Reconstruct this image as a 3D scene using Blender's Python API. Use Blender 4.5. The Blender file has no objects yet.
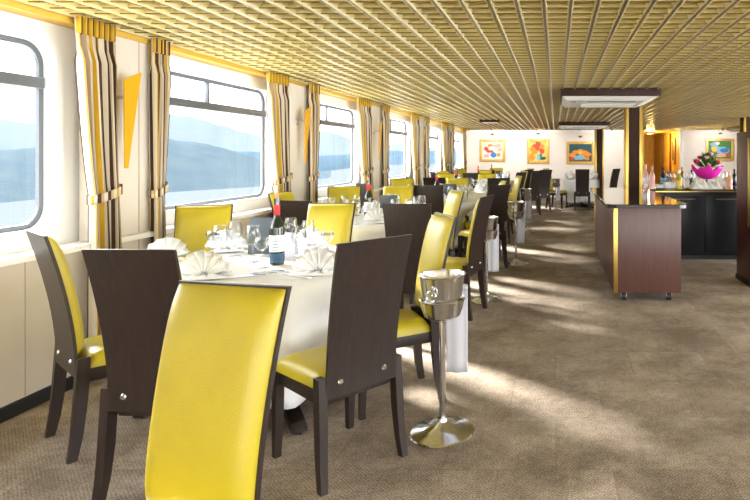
import bpy, bmesh, math, random
from mathutils import Vector, Matrix
random.seed(7)
S = bpy.context.scene
COL = S.collection
PI = math.pi
# ------------------------------------------------------------------ camera, world, sun, exposure
F, VX, VY, HC = 570.0, 556.0, 155.0, 1.38
cd = bpy.data.cameras.new('camera'); cam = bpy.data.objects.new('camera', cd); COL.objects.link(cam)
cam.location = (0, 0, HC); cam.rotation_euler = (PI/2, 0, 0)
cd.sensor_width = 36; cd.lens = F/750*36
cd.shift_x = (375-VX)/750; cd.shift_y = (VY-250)/750
cd.clip_start = .05; cd.clip_end = 40000
S.camera = cam
S.view_settings.view_transform = 'Standard'; S.view_settings.look = 'None'
S.view_settings.exposure = 2.68; S.view_settings.gamma = 1; S.view_settings.use_curve_mapping = False
w = bpy.data.worlds.new('sky'); S.world = w; w.use_nodes = True
nt = w.node_tree; bg = nt.nodes['Background']
tc = nt.nodes.new('ShaderNodeTexCoord'); sp = nt.nodes.new('ShaderNodeSeparateXYZ'); rp = nt.nodes.new('ShaderNodeValToRGB')
nt.links.new(tc.outputs['Generated'], sp.inputs[0]); nt.links.new(sp.outputs['Z'], rp.inputs[0]); nt.links.new(rp.outputs[0], bg.inputs[0])
rp.color_ramp.elements[0].position = 0; rp.color_ramp.elements[0].color = (.99, .99, 1, 1)
rp.color_ramp.elements[1].position = .6; rp.color_ramp.elements[1].color = (.86, .93, 1, 1)
bg.inputs[1].default_value = 1.7
sd = bpy.data.lights.new('sun', 'SUN'); sun = bpy.data.objects.new('sun', sd); COL.objects.link(sun)
sd.energy = 6.0; sd.angle = math.radians(7); sd.color = (1, .95, .86)
sun.rotation_euler = Vector((.80, -.60, -.52)).to_track_quat('-Z', 'Y').to_euler()

# ------------------------------------------------------------------ materials
def node_mat(name):
    m = bpy.data.materials.new(name); m.use_nodes = True
    return m, m.node_tree, m.node_tree.nodes['Principled BSDF']
def mat(name, col, rough=.5, metal=0, spec=.5, noise=None, bump=0, bscale=60, coat=0, emit=0, sheen=0):
    """noise=(scale, other colour, stretch)"""
    m, t, b = node_mat(name)
    b.inputs['Base Color'].default_value = (*col, 1); b.inputs['Roughness'].default_value = rough
    b.inputs['Metallic'].default_value = metal; b.inputs['Specular IOR Level'].default_value = spec
    b.inputs['Coat Weight'].default_value = coat
    if emit:
        b.inputs['Emission Color'].default_value = (*col, 1); b.inputs['Emission Strength'].default_value = emit
    c = t.nodes.new('ShaderNodeTexCoord')
    if noise:
        mp = t.nodes.new('ShaderNodeMapping'); mp.inputs['Scale'].default_value = noise[2] if len(noise) > 2 else (1, 1, 1)
        n = t.nodes.new('ShaderNodeTexNoise'); n.inputs['Scale'].default_value = noise[0]; n.inputs['Detail'].default_value = 5
        r = t.nodes.new('ShaderNodeValToRGB')
        r.color_ramp.elements[0].position = .35; r.color_ramp.elements[0].color = (*col, 1)
        r.color_ramp.elements[1].position = .68; r.color_ramp.elements[1].color = (*noise[1], 1)
        t.links.new(c.outputs['Object'], mp.inputs[0]); t.links.new(mp.outputs[0], n.inputs['Vector'])
        t.links.new(n.outputs['Fac'], r.inputs[0]); t.links.new(r.outputs[0], b.inputs['Base Color'])
    if bump:
        n2 = t.nodes.new('ShaderNodeTexNoise'); n2.inputs['Scale'].default_value = bscale
        bp = t.nodes.new('ShaderNodeBump'); bp.inputs['Strength'].default_value = bump; bp.inputs['Distance'].default_value = .01
        t.links.new(c.outputs['Object'], n2.inputs['Vector']); t.links.new(n2.outputs['Fac'], bp.inputs['Height']); t.links.new(bp.outputs[0], b.inputs['Normal'])
    return m
def glass_mat(name, tint=(1, 1, 1), refl=1.0):
    m = bpy.data.materials.new(name); m.use_nodes = True; t = m.node_tree
    t.nodes.remove(t.nodes['Principled BSDF'])
    tr = t.nodes.new('ShaderNodeBsdfTransparent'); tr.inputs[0].default_value = (*tint, 1)
    gl = t.nodes.new('ShaderNodeBsdfGlossy'); gl.inputs['Roughness'].default_value = .03
    fr = t.nodes.new('ShaderNodeLayerWeight'); fr.inputs[0].default_value = .5
    pw = t.nodes.new('ShaderNodeMath'); pw.operation = 'POWER'; pw.inputs[1].default_value = 3.0
    mu = t.nodes.new('ShaderNodeMath'); mu.operation = 'MULTIPLY_ADD'; mu.inputs[1].default_value = refl*.5; mu.inputs[2].default_value = .04*refl
    mx = t.nodes.new('ShaderNodeMixShader')
    t.links.new(fr.outputs['Facing'], pw.inputs[0]); t.links.new(pw.outputs[0], mu.inputs[0]); t.links.new(mu.outputs[0], mx.inputs[0])
    t.links.new(tr.outputs[0], mx.inputs[1]); t.links.new(gl.outputs[0], mx.inputs[2])
    t.links.new(mx.outputs[0], t.nodes['Material Output'].inputs[0])
    return m
M = {}
M['wenge'] = mat('wenge', (.018, .011, .0085), .40, noise=(9, (.028, .017, .013), (6, 6, .7)), spec=.4)
M['yellow'] = mat('yellow_leather', (.47, .375, .016), .36, noise=(7, (.42, .335, .014)), bump=.12, bscale=220, spec=.5)
M['steel'] = mat('polished_steel', (.74, .75, .78), .16, metal=1)
M['brushed'] = mat('brushed_steel', (.62, .62, .62), .3, metal=1)
M['cloth'] = mat('white_cloth', (.80, .80, .80), .9, bump=.08, bscale=90, spec=.2)
M['service'] = mat('grey_white_cloth', (.50, .50, .53), .85, spec=.2)
M['napkin'] = mat('white_napkin', (.90, .91, .93), .85, spec=.2)
M['white'] = mat('white_paint', (.93, .92, .90), .4)
M['beige'] = mat('beige_panel', (.72, .64, .53), .55, noise=(3, (.66, .58, .48), (1, 1, .35)))
M['seam'] = mat('panel_joint', (.46, .39, .31), .6)
M['pillar'] = mat('pale_panel', (.70, .645, .56), .6, noise=(5, (.66, .60, .52), (1, 1, .4)))
M['backwall'] = mat('cream_wall', (.86, .80, .74), .8)
M['black'] = mat('black_plastic', (.014, .014, .016), .45)
M['bar'] = mat('black_bar_front', (.008, .009, .011), .35, spec=.3)
M['granite'] = mat('black_granite', (.012, .012, .013), .07, spec=.7, noise=(160, (.04, .035, .03)))
M['mahogany'] = mat('mahogany', (.072, .028, .020), .34, noise=(8, (.098, .040, .029), (5, 5, .5)))
M['brass'] = mat('brass', (.56, .37, .09), .3, metal=1)
M['gold'] = mat('gold_louvre', (.98, .90, .56), .26, metal=.35)
M['golddark'] = mat('gold_louvre_carrier', (.15, .085, .028), .3, metal=.5)
M['goldtrim'] = mat('gold_trim', (.66, .42, .06), .45, metal=.3)
M['goldback'] = mat('gold_ceiling_sheet', (.90, .82, .48), .5, metal=.2)
M['amber'] = mat('amber_glass', (.70, .35, .006), .3, spec=.4)
M['darkwood'] = mat('dark_column_wood', (.034, .014, .008), .5, spec=.2, noise=(9, (.050, .022, .012), (5, 5, .5)))
M['alu'] = mat('grey_aluminium', (.11, .12, .13), .4, metal=.2)
M['acwhite'] = mat('off_white_plastic', (.90, .88, .82), .5)
M['acgrey'] = mat('grey_grille', (.30, .28, .24), .6)
M['slate'] = mat('slate_card', (.085, .105, .13), .55)
M['lilac'] = mat('lilac_paper', (.62, .62, .72), .7)
M['bottle'] = mat('dark_bottle_glass', (.012, .022, .012), .06, spec=.8)
M['red'] = mat('red_capsule', (.62, .02, .025), .35)
M['cork'] = mat('cork', (.62, .36, .18), .8)
M['label'] = mat('paper_label', (.80, .82, .84), .7)
M['labelblue'] = mat('blue_label', (.03, .10, .20), .5)
M['glass'] = glass_mat('clear_glass', (.97, .98, .985), 1.6)
M['pane'] = glass_mat('window_glass', (.97, .985, .99), .18)
M['corridor'] = mat('yellow_wood', (.62, .36, .06), .45, noise=(4, (.52, .28, .04), (3, 3, .5)))
M['corridordark'] = mat('brown_wood', (.12, .055, .018), .4, noise=(6, (.17, .08, .026), (4, 4, .5)))
M['frame'] = mat('gilt_frame', (.62, .36, .08), .4, metal=.4, noise=(30, (.74, .48, .14)))
M['pink'] = mat('magenta_paper', (.85, .02, .45), .5)
M['leaf'] = mat('leaf_green', (.04, .14, .02), .5, noise=(20, (.09, .24, .04)))
M['flowerred'] = mat('red_petals', (.62, .01, .12), .6)
M['flowerpink'] = mat('pink_petals', (.80, .35, .45), .6)
M['rose'] = mat('rose_wine_bottle', (.62, .36, .30), .12, spec=.7)
M['olive'] = mat('olive_bottle', (.42, .38, .02), .1, spec=.7)
M['peach'] = mat('peach_bottle', (.72, .38, .22), .25)
M['navy'] = mat('navy_bottle', (.02, .03, .055), .08, spec=.7)
M['liqueur'] = mat('amber_liqueur', (.5, .2, .02), .1, spec=.7)
M['rubber'] = mat('black_rubber', (.012, .012, .012), .6)
for k, c in dict(p_white=(.82, .76, .68), p_red=(.66, .06, .03), p_orange=(.85, .28, .02), p_yellow=(.82, .58, .10), p_blue=(.04, .20, .55),
                 p_teal=(.015, .10, .11), p_green=(.06, .22, .06), p_sky=(.22, .50, .68), p_pink=(.78, .40, .34), p_brown=(.20, .09, .03)).items():
    M[k] = mat('paint_'+k[2:], c, .6)
M['hill_near'] = mat('wooded_hill', (.033, .046, .056), 1, spec=0, noise=(.02, (.040, .053, .059), (1, 1, 2)))  # blue aerial haze is put into the colour of all three hills
M['hill_mid'] = mat('haze_blue_hill', (.031, .049, .064), 1, spec=0, noise=(.004, (.033, .051, .066)))
M['hill_far'] = mat('haze_pale_hill', (.062, .074, .086), 1, spec=0, noise=(.002, (.064, .076, .088)))
M['water'] = mat('lake_water', (.056, .063, .076), .6, spec=0)
def stripe_mat(name='striped_curtain', rep=4, cols=None):
    m, t, b = node_mat(name); b.inputs['Roughness'].default_value = .8; b.inputs['Specular IOR Level'].default_value = .2
    uv = t.nodes.new('ShaderNodeUVMap'); s = t.nodes.new('ShaderNodeSeparateXYZ'); mu = t.nodes.new('ShaderNodeMath'); mu.operation = 'MULTIPLY'; mu.inputs[1].default_value = rep
    fr = t.nodes.new('ShaderNodeMath'); fr.operation = 'FRACT'; r = t.nodes.new('ShaderNodeValToRGB'); r.color_ramp.interpolation = 'CONSTANT'
    e = r.color_ramp.elements
    cols = cols or [(0, (.62, .55, .42)), (.14, (.58, .34, .02)), (.26, (.64, .57, .45)), (.40, (.055, .026, .016)), (.55, (.40, .29, .19)), (.65, (.62, .55, .43)), (.78, (.075, .035, .02)), (.90, (.48, .38, .26))]
    e[0].position = 0; e[0].color = (*cols[0][1], 1); e[1].position = cols[1][0]; e[1].color = (*cols[1][1], 1)
    for p, c in cols[2:]:
        x = e.new(p); x.color = (*c, 1)
    t.links.new(uv.outputs[0], s.inputs[0]); t.links.new(s.outputs['X'], mu.inputs[0]); t.links.new(mu.outputs[0], fr.inputs[0])
    t.links.new(fr.outputs[0], r.inputs[0]); t.links.new(r.outputs[0], b.inputs['Base Color'])
    return m
M['stripe'] = stripe_mat()
M['heading'] = stripe_mat('striped_heading', 7, [(0, (.62, .37, .03)), (.18, (.07, .035, .018)), (.42, (.60, .48, .26)), (.56, (.62, .37, .03)), (.78, (.07, .035, .018))])
def carpet_mat():
    m, t, b = node_mat('carpet_tiles'); b.inputs['Roughness'].default_value = .95; b.inputs['Specular IOR Level'].default_value = .1
    c = t.nodes.new('ShaderNodeTexCoord')
    br = t.nodes.new('ShaderNodeTexBrick'); br.offset = .5; br.inputs['Scale'].default_value = 1
    br.inputs['Brick Width'].default_value = .5; br.inputs['Row Height'].default_value = .5; br.inputs['Mortar Size'].default_value = .002
    br.inputs['Color1'].default_value = (.325, .276, .230, 1); br.inputs['Color2'].default_value = (.425, .370, .315, 1); br.inputs['Mortar'].default_value = (.30, .253, .208, 1)
    def noise(sc, det, rough=.55):
        n = t.nodes.new('ShaderNodeTexNoise'); n.inputs['Scale'].default_value = sc; n.inputs['Detail'].default_value = det; n.inputs['Roughness'].default_value = rough
        t.links.new(c.outputs['Object'], n.inputs['Vector']); return n.outputs['Fac']
    def mixc(a, bb):
        x = t.nodes.new('ShaderNodeMix'); x.data_type = 'RGBA'; x.blend_type = 'MULTIPLY'; x.inputs['Factor'].default_value = 1
        t.links.new(a, x.inputs['A']); t.links.new(bb, x.inputs['B']); return x.outputs['Result']
    def ramp(o, a, bb, p0=.3, p1=.7):
        r = t.nodes.new('ShaderNodeValToRGB'); r.color_ramp.elements[0].position = p0; r.color_ramp.elements[1].position = p1
        r.color_ramp.elements[0].color = (a, a*.97, a*.94, 1); r.color_ramp.elements[1].color = (bb, bb, bb, 1); t.links.new(o, r.inputs[0]); return r.outputs[0]
    t.links.new(c.outputs['Object'], br.inputs['Vector'])
    ck = t.nodes.new('ShaderNodeTexChecker'); ck.inputs['Scale'].default_value = 110; ck.inputs['Color1'].default_value = (.86, .84, .82, 1); ck.inputs['Color2'].default_value = (1.1, 1.1, 1.1, 1)
    t.links.new(c.outputs['Object'], ck.inputs['Vector'])
    fine = noise(150, 2)
    o = mixc(br.outputs['Color'], ramp(noise(1.7, 8, .68), .66, 1.28, .38, .64)); o = mixc(o, ramp(fine, .62, 1.3, .38, .62)); o = mixc(o, ramp(noise(26, 3), .86, 1.1)); o = mixc(o, ck.outputs['Color'])
    t.links.new(o, b.inputs['Base Color'])
    bp = t.nodes.new('ShaderNodeBump'); bp.inputs['Strength'].default_value = .5; bp.inputs['Distance'].default_value = .006
    t.links.new(fine, bp.inputs['Height']); t.links.new(bp.outputs[0], b.inputs['Normal'])
    return m
M['carpet'] = carpet_mat()

# ------------------------------------------------------------------ builders
class MB:
    def __init__(s): s.bm = bmesh.new(); s.mats = []; s.uv = None
    def mi(s, m):
        if m not in s.mats: s.mats.append(m)
        return s.mats.index(m)
    def face(s, vs, mi=0):
        try: f = s.bm.faces.new(vs)
        except ValueError: return None
        f.material_index = mi; return f
    def box(s, c, d, m, bev=0, rot=None, taper=None):
        mi = s.mi(m); r = bmesh.ops.create_cube(s.bm, size=1); vs = r['verts']
        for v in vs:
            k = 1.0
            if taper and v.co.z < 0: k = taper
            v.co = Vector((v.co.x*d[0]*k, v.co.y*d[1]*k, v.co.z*d[2]))
        fs = set(f for v in vs for f in v.link_faces)
        for f in fs: f.material_index = mi
        if bev:
            es = set(e for v in vs for e in v.link_edges)
            g = bmesh.ops.bevel(s.bm, geom=list(es), offset=bev, segments=2, affect='EDGES', profile=.6, material=mi)
            vs = list(set(g['verts']) | set(v for v in vs if v.is_valid))
        for v in vs:
            co = v.co if rot is None else rot @ v.co
            v.co = co+Vector(c)
        return s
    def span(s, a, b, m, bev=0):
        return s.box([(a[i]+b[i])/2 for i in range(3)], [abs(b[i]-a[i]) for i in range(3)], m, bev)
    def lathe(s, prof, m, seg=24, c=(0, 0, 0), wob=None):
        mi = s.mi(m); rings = []
        for (r, z) in prof:
            if r < 1e-6: rings.append([s.bm.verts.new((c[0], c[1], c[2]+z))])
            else:
                rings.append([s.bm.verts.new((c[0]+r*(wob(a, z) if wob else 1)*math.cos(a), c[1]+r*(wob(a, z) if wob else 1)*math.sin(a), c[2]+z)) for a in (2*PI*i/seg for i in range(seg))])
        for A, B in zip(rings, rings[1:]):
            for i in range(seg):
                j = (i+1) % seg
                if len(A) == 1 and len(B) == 1: continue
                if len(A) == 1: s.face([A[0], B[j], B[i]][::-1], mi)
                elif len(B) == 1: s.face([A[i], A[j], B[0]], mi)
                else: s.face([A[i], A[j], B[j], B[i]], mi)
        return s
    def tube(s, pts, r, m, seg=8, cap=True):
        mi = s.mi(m); rings = []; pts = [Vector(p) for p in pts]
        for i, p in enumerate(pts):
            d = (pts[min(i+1, len(pts)-1)]-pts[max(i-1, 0)]).normalized()
            u = d.cross(Vector((0, 0, 1)) if abs(d.z) < .9 else Vector((1, 0, 0))).normalized(); v = d.cross(u)
            rr = r[i] if isinstance(r, (list, tuple)) else r
            rings.append([s.bm.verts.new(p+rr*(math.cos(2*PI*k/seg)*u+math.sin(2*PI*k/seg)*v)) for k in range(seg)])
        for A, B in zip(rings, rings[1:]):
            for k in range(seg): s.face([A[k], B[k], B[(k+1) % seg], A[(k+1) % seg]], mi)
        if cap: s.face(rings[0], mi); s.face(rings[-1][::-1], mi)
        return s
    def bar(s, pts, dims, m):
        """rectangular section swept along pts; dims=(dx,dy) per point, section stays horizontal"""
        mi = s.mi(m); rings = []
        for p, (dx, dy) in zip(pts, dims):
            rings.append([s.bm.verts.new((p[0]+a*dx/2, p[1]+b*dy/2, p[2])) for a, b in ((-1, -1), (1, -1), (1, 1), (-1, 1))])
        for A, B in zip(rings, rings[1:]):
            for k in range(4): s.face([A[k], A[(k+1) % 4], B[(k+1) % 4], B[k]], mi)
        s.face(rings[0][::-1], mi); s.face(rings[-1], mi); return s
    def grid(s, fn, nu, nv, m, uv=False, closeu=False):
        mi = s.mi(m); V = [[s.bm.verts.new(fn(i/nu, j/nv)) for i in range(nu+(0 if closeu else 1))] for j in range(nv+1)]
        L = s.bm.loops.layers.uv.verify() if uv else None
        for j in range(nv):
            for i in range(nu):
                i2 = (i+1) % nu if closeu else i+1
                f = s.face([V[j][i], V[j][i2], V[j+1][i2], V[j+1][i]], mi)
                if uv and f:
                    for l, (a, b) in zip(f.loops, ((i, j), (i+1, j), (i+1, j+1), (i, j+1))): l[L].uv = (a/nu, b/nv)
        return V
    def build(s, name, parent=None, smooth=30, loc=None, weld=False, recalc=True):
        if weld: bmesh.ops.remove_doubles(s.bm, verts=s.bm.verts[:], dist=1e-5)
        if recalc: bmesh.ops.recalc_face_normals(s.bm, faces=s.bm.faces[:])
        me = bpy.data.meshes.new(name); s.bm.to_mesh(me); s.bm.free()
        for m in s.mats: me.materials.append(M[m])
        if smooth:
            me.polygons.foreach_set('use_smooth', [True]*len(me.polygons)); me.set_sharp_from_angle(angle=math.radians(smooth))
        o = bpy.data.objects.new(name, me); COL.objects.link(o)
        if parent: o.parent = parent
        if loc: o.location = loc
        return o
def solid(o, t, off=0):
    md = o.modifiers.new('thickness', 'SOLIDIFY'); md.thickness = t; md.offset = off; return o
def tag(o, label=None, cat=None, group=None, kind=None):
    if label: o['label'] = label
    if cat: o['category'] = cat
    if group: o['group'] = group
    if kind: o['kind'] = kind
    return o
def empty(name, loc=(0, 0, 0), rz=0):
    o = bpy.data.objects.new(name, None); COL.objects.link(o); o.location = loc; o.rotation_euler = (0, 0, rz); o.empty_display_size = .1; return o
KIDS = {}
def copy_tree(o, loc, rz=None, label=None, group=None):
    def rec(a, par):
        c = a.copy(); COL.objects.link(c)
        if par: c.parent = par
        for ch in a.children: rec(ch, c)
        return c
    r = rec(o, None); r.location = loc
    if rz is not None: r.rotation_euler = (0, 0, rz)
    if label: r['label'] = label
    if group: r['group'] = group
    elif 'group' in r: del r['group']
    return r
class Proto:
    """first place() moves the built thing itself, later ones copy it"""
    def __init__(s, root): s.o = root; s.used = False
    def place(s, loc, rz=0, label=None, group=None):
        if not s.used:
            s.used = True; r = s.o; r.location = loc; r.rotation_euler = (0, 0, rz); r['label'] = label
            if group: r['group'] = group
            return r
        return copy_tree(s.o, loc, rz, label, group)
def rz_of(f): return math.atan2(-f[0], f[1])
def struct(o): o['kind'] = 'structure'; return o

# ------------------------------------------------------------------ setting: floor, ceiling, walls
CEIL, BACK, XR, YF = 2.20, 18.6, 6.8, -7.0
struct(MB().span((-3.1, YF, -.05), (XR, BACK+.1, 0), 'carpet').build('floor', smooth=0))
c = MB()
c.span((-3.0, YF, CEIL+.045), (XR, BACK, CEIL+.06), 'goldback')
ceil_o = struct(c.build('ceiling', smooth=0))
g = MB()
x = -2.82
while x < XR:
    g.box((x, (BACK+YF)/2, CEIL+.014), (.014, BACK-YF, .058), 'golddark'); g.box((x+.0105, (BACK+YF)/2, CEIL+.012), (.008, BACK-YF, .058), 'gold'); g.box((x-.0105, (BACK+YF)/2, CEIL+.014), (.007, BACK-YF, .054), 'gold'); x += .145
mi = g.mi('gold')
y = YF
while y < BACK:
    # curved louvre blade, full room width
    prof = [(y+.004, CEIL-.004), (y+.012, CEIL+.012), (y+.030, CEIL+.030), (y+.055, CEIL+.044)]
    L = [[g.bm.verts.new((X, a, b)) for a, b in prof] for X in (-2.84, XR)]
    for k in range(3): g.face([L[0][k], L[1][k], L[1][k+1], L[0][k+1]], mi)
    g.span((-2.84, y-.002, CEIL-.007), (XR, y+.005, CEIL-.002), 'golddark')
    y += .127
struct(g.build('ceiling_grille', parent=ceil_o, recalc=False))
# window bays (glass y-range measured on the wall)
WIN = [(1.75, 3.35), (4.20, 5.89), (6.76, 8.47), (9.62, 11.44), (12.55, 14.5), (15.6, 17.6)]
XW, XL, XP = -2.95, -2.87, -2.84
Z0, Z1, R = .955, 2.035, .13
edges = [YF]+[(WIN[i][1]+WIN[i+1][0])/2 for i in range(5)]+[BACK]
def rrect(y0, y1, z0, z1, r, n=8):
    P = []; cs = [(y1-r, z1-r, 0), (y0+r, z1-r, 90), (y0+r, z0+r, 180), (y1-r, z0+r, 270)]
    for cy, cz, a0 in cs:
        for k in range(n+1):
            a = math.radians(a0+90*k/n); P.append((cy+r*math.cos(a), cz+r*math.sin(a)))
    return P
wall = MB(); mi = wall.mi('white')
for i, (y0, y1) in enumerate(WIN):
    a, b = edges[i], edges[i+1]; n = 8
    inn = rrect(y0, y1, Z0, Z1, R, n); out = []
    corners = [(b, CEIL+.05), (a, CEIL+.05), (a, .80), (b, .80)]
    for q in range(4):
        for k in range(n+1):
            p = inn[q*(n+1)+k]; cy, cz = corners[q]
            first_is_side = q in (0, 2)
            on_side = (k < n/2) == first_is_side
            if k == n/2: out.append((cy, cz))
            elif on_side: out.append((cy, p[1]))
            else: out.append((p[0], cz))
    vi = [wall.bm.verts.new((XW, *p)) for p in inn]; vo = [wall.bm.verts.new((XW, *p)) for p in out]; vr = [wall.bm.verts.new((XW-.10, *p)) for p in inn]
    N = len(inn)
    for k in range(N):
        j = (k+1) % N
        wall.face([vi[k], vi[j], vo[j], vo[k]], mi); wall.face([vi[j], vi[k], vr[k], vr[j]], mi)
struct(wall.build('wall_left', smooth=40))
lw = MB()
lw.span((-3.05, YF, 0), (XL, BACK, .83), 'beige')
yy = .6
lw2 = MB()
while yy < BACK-.1:
    lw2.box((XL+.0005, yy, .45), (.003, .006, .74), 'seam'); yy += .62
lwo = struct(lw.build('wall_left_lower', smooth=0)); struct(lw2.build('panel_seam', parent=lwo, smooth=0))
struct(MB().span((XW-.02, YF, .815), (-2.79, BACK, .85), 'white', .006).build('trim_1'))
struct(MB().span((XL, YF, 0), (XL+.018, BACK, .075), 'black', .004).build('baseboard_left'))
struct(MB().span((-3.0, YF, 2.148), (-2.825, BACK, 2.20), 'goldtrim', .01).build('trim_2'))
for i in range(5):
    a, b = ((3.50, 4.01), (6.10, 6.56), (8.72, 9.3), (11.7, 12.3), (14.85, 15.35))[i]
    p = MB().span((-2.93, a, 0), (XP, b, 2.20), 'pillar', .006)
    p.box((XP+.001, b-.13, 1.1), (.004, .008, 2.1), 'seam')
    p.box((XP+.0015, b-.02, 1.1), (.004, .02, 2.1), 'goldtrim')
    struct(p.build('wall_pillar_%d' % (i+1)))
for i, (y0, y1) in enumerate(WIN):
    r = empty('window_%d' % (i+1), (XW-.06, (y0+y1)/2, Z0)); struct(r)
    f = MB(); mi = f.mi('white'); mg = f.mi('alu')
    def ring(d0, d1, x0, x1, m):
        A = rrect(y0+d0, y1-d0, Z0+d0, Z1-d0, R-d0*.8); B = rrect(y0+d1, y1-d1, Z0+d1, Z1-d1, R-d1*.8); N = len(A)
        L = [[f.bm.verts.new((x, p[0], p[1])) for p in P] for x, P in ((x0, A), (x1, A), (x1, B), (x0, B))]
        for k in range(N):
            j = (k+1) % N
            for q in range(4): f.face([L[q][k], L[q][j], L[(q+1) % 4][j], L[(q+1) % 4][k]], m)
    ring(-.04, .004, XW-.004, XW+.02, mi)
    ring(-.001, .030, XW-.082, XW-.062, mg)
    def rel(o): o.location = (-r.location[0], -r.location[1], -r.location[2]); return o
    rel(f.build('window_frame', parent=r, smooth=40))
    zc = 1.80
    rel(MB().span((XW-.095, y0+.02, zc-.033), (XW-.035, y1-.02, zc+.033), 'alu', .006).build('crossbar', parent=r))
    ym = y0+(.62 if i else .62)*(y1-y0)*.7
    rel(MB().span((XW-.085, ym-.012, zc+.02), (XW-.055, ym+.012, Z1-.02), 'alu', .003).build('muntin', parent=r))
    gl = MB(); P = rrect(y0+.02, y1-.02, Z0+.02, Z1-.02, R-.02); mi2 = gl.mi('pane')
    gl.face([gl.bm.verts.new((XW-.07, *p)) for p in P], mi2)
    rel(gl.build('window_pane', parent=r, smooth=0))
# back wall with the corridor opening
OX0, OX1 = 2.86, 4.05
struct(MB().span((-3.05, BACK, 0), (OX0, BACK+.12, 2.25), 'backwall').build('wall_back', smooth=0))
struct(MB().span((OX1, BACK, 0), (XR, BACK+.12, 2.25), 'backwall').build('wall_back_right', smooth=0))
struct(MB().span((-3.0, BACK-.015, 2.13), (OX0, BACK, 2.2), 'white').build('trim_3', smooth=0))
struct(MB().span((XR, 11.5, 0), (XR+.1, BACK+.12, 2.25), 'backwall').build('wall_right_unseen', smooth=0))  # unseen stretch of wall, added to cut daylight on the back wall
tr = MB(); tr.span((OX1-.02, BACK-.05, 0), (OX1+.10, BACK+.02, 2.2), 'white', .01); tr.span((OX0-.08, BACK-.04, 0), (OX0+.0, BACK+.02, 2.2), 'goldtrim', .01)
struct(tr.build('trim_4'))
co = MB()
co.span((OX0-.1, BACK+.12, 0), (OX0, BACK+5, 2.25), 'corridordark'); co.span((OX1, BACK+.12, 0), (OX1+.1, BACK+5, 2.25), 'corridor')
co.span((OX0-.1, BACK+5, 0), (OX1+.1, BACK+5.1, 2.25), 'corridor'); co.span((OX0-.1, BACK, 2.19), (OX1+.1, BACK+5.1, 2.27), 'corridor'); co.span((OX0-.1, BACK+.1, -.05), (OX1+.1, BACK+5.1, 0), 'carpet')
struct(co.build('wall_corridor', smooth=0))
for k, (xa, xb) in enumerate(((2.92, 3.12), (3.40, 3.56))):
    d = MB().span((xa, BACK+4.9, 0), (xb, BACK+5.0, 2.0), 'corridordark', .01)
    do = struct(d.build('door_%d' % (k+1)))
    MB().box((xb-.05, BACK+4.87, 1.0), (.02, .05, .1), 'brass').build('door_handle', parent=do)
for k, (yq) in enumerate((1.4, 2.8)):
    struct(MB().span((OX1-.05, BACK+yq, 0), (OX1, BACK+yq+.18, 2.15), 'corridordark', .01).build('trim_%d' % (5+k)))
lamp = MB().lathe([(0, .03), (.18, .03), (.18, 0), (.15, -.03), (0, -.04)], 'amber', 20).build('ceiling_lamp', loc=(3.25, BACK+1.2, 2.15))
tag(lamp, 'round amber ceiling lamp in the yellow-lit corridor', 'lamp')
pl = bpy.data.lights.new('corridor_light', 'POINT'); plo = bpy.data.objects.new('corridor_light', pl); COL.objects.link(plo)
pl.energy = 22; pl.color = (1, .72, .25); pl.shadow_soft_size = .12; plo.location = (3.3, BACK+1.4, 1.95)
fr = MB().span((-.02, -.22, -.42), (.02, .22, .42), 'frame', .008).build('gold_wall_panel', loc=(OX1-.03, BACK+.9, 1.53))
tag(fr, 'narrow gold framed panel on the right wall of the corridor', 'wall panel')
MB().span((-.026, -.13, -.32), (-.019, .13, .32), 'corridordark').build('panel_inset', parent=fr)

# ------------------------------------------------------------------ outside: water and hills
struct(MB().span((-9000, -6000, -42), (-60, 12000, -41), 'water').build('lake_water', smooth=0))
WZ = -41.0
def interp(t, x):
    for (a, b), (c, d) in zip(t, t[1:]):
        if a <= x <= c: return b+(d-b)*(x-a)/(c-a)
    return t[0][1] if x < t[0][0] else t[-1][1]
def hill(name, xs, top, shore, k, m, rough):
    """ridge running along the far shore: shore line, slope, crest and back slope; each column lies on its own bearing from the ship"""
    h = MB(); mi = h.mi(m); rows = []; rnd = random.Random(name)
    n = 90
    for i in range(n+1):
        x = xs[0]+(xs[1]-xs[0])*i/n
        ys = (HC-WZ)*F/(interp(shore, x)-VY); yr = ys*k
        zr = HC+(VY-interp(top, x)-rnd.uniform(-rough, rough))*yr/F
        zr = max(zr, WZ+.5)
        col = []
        for a in (0, .12, .35, .6, .8, .92, 1.0, 1.15, 1.5):
            Y = ys+(yr-ys)*a; X = (x-VX)*Y/F
            z = WZ+(zr-WZ)*(math.sin(min(a, 1)*PI/2)**.9 if a <= 1 else 1-(a-1)*1.4)
            if 0 < a < 1: z += rnd.uniform(-1, 1)*.03*(zr-WZ)
            col.append(h.bm.verts.new((X, Y, z)))
        rows.append(col)
    for A, B in zip(rows, rows[1:]):
        for q in range(len(A)-1): h.face([A[q], B[q], B[q+1], A[q+1]], mi)
    return struct(h.build(name, smooth=60))
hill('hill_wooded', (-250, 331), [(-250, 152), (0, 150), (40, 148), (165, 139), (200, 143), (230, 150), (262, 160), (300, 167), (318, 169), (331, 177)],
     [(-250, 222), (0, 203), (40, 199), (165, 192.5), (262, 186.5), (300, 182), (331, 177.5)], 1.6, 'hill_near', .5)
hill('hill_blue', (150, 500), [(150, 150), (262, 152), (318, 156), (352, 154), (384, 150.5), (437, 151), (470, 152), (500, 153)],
     [(150, 180), (318, 172), (352, 168), (384, 165), (470, 164), (500, 163.5)], 1.4, 'hill_mid', .25)  # its blue is haze carried by the hill colour
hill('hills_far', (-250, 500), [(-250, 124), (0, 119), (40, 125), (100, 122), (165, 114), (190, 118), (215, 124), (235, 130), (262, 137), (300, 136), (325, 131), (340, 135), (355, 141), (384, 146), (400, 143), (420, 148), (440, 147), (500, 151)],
     [(-250, 162), (500, 160)], 1.5, 'hill_far', .3)

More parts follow.
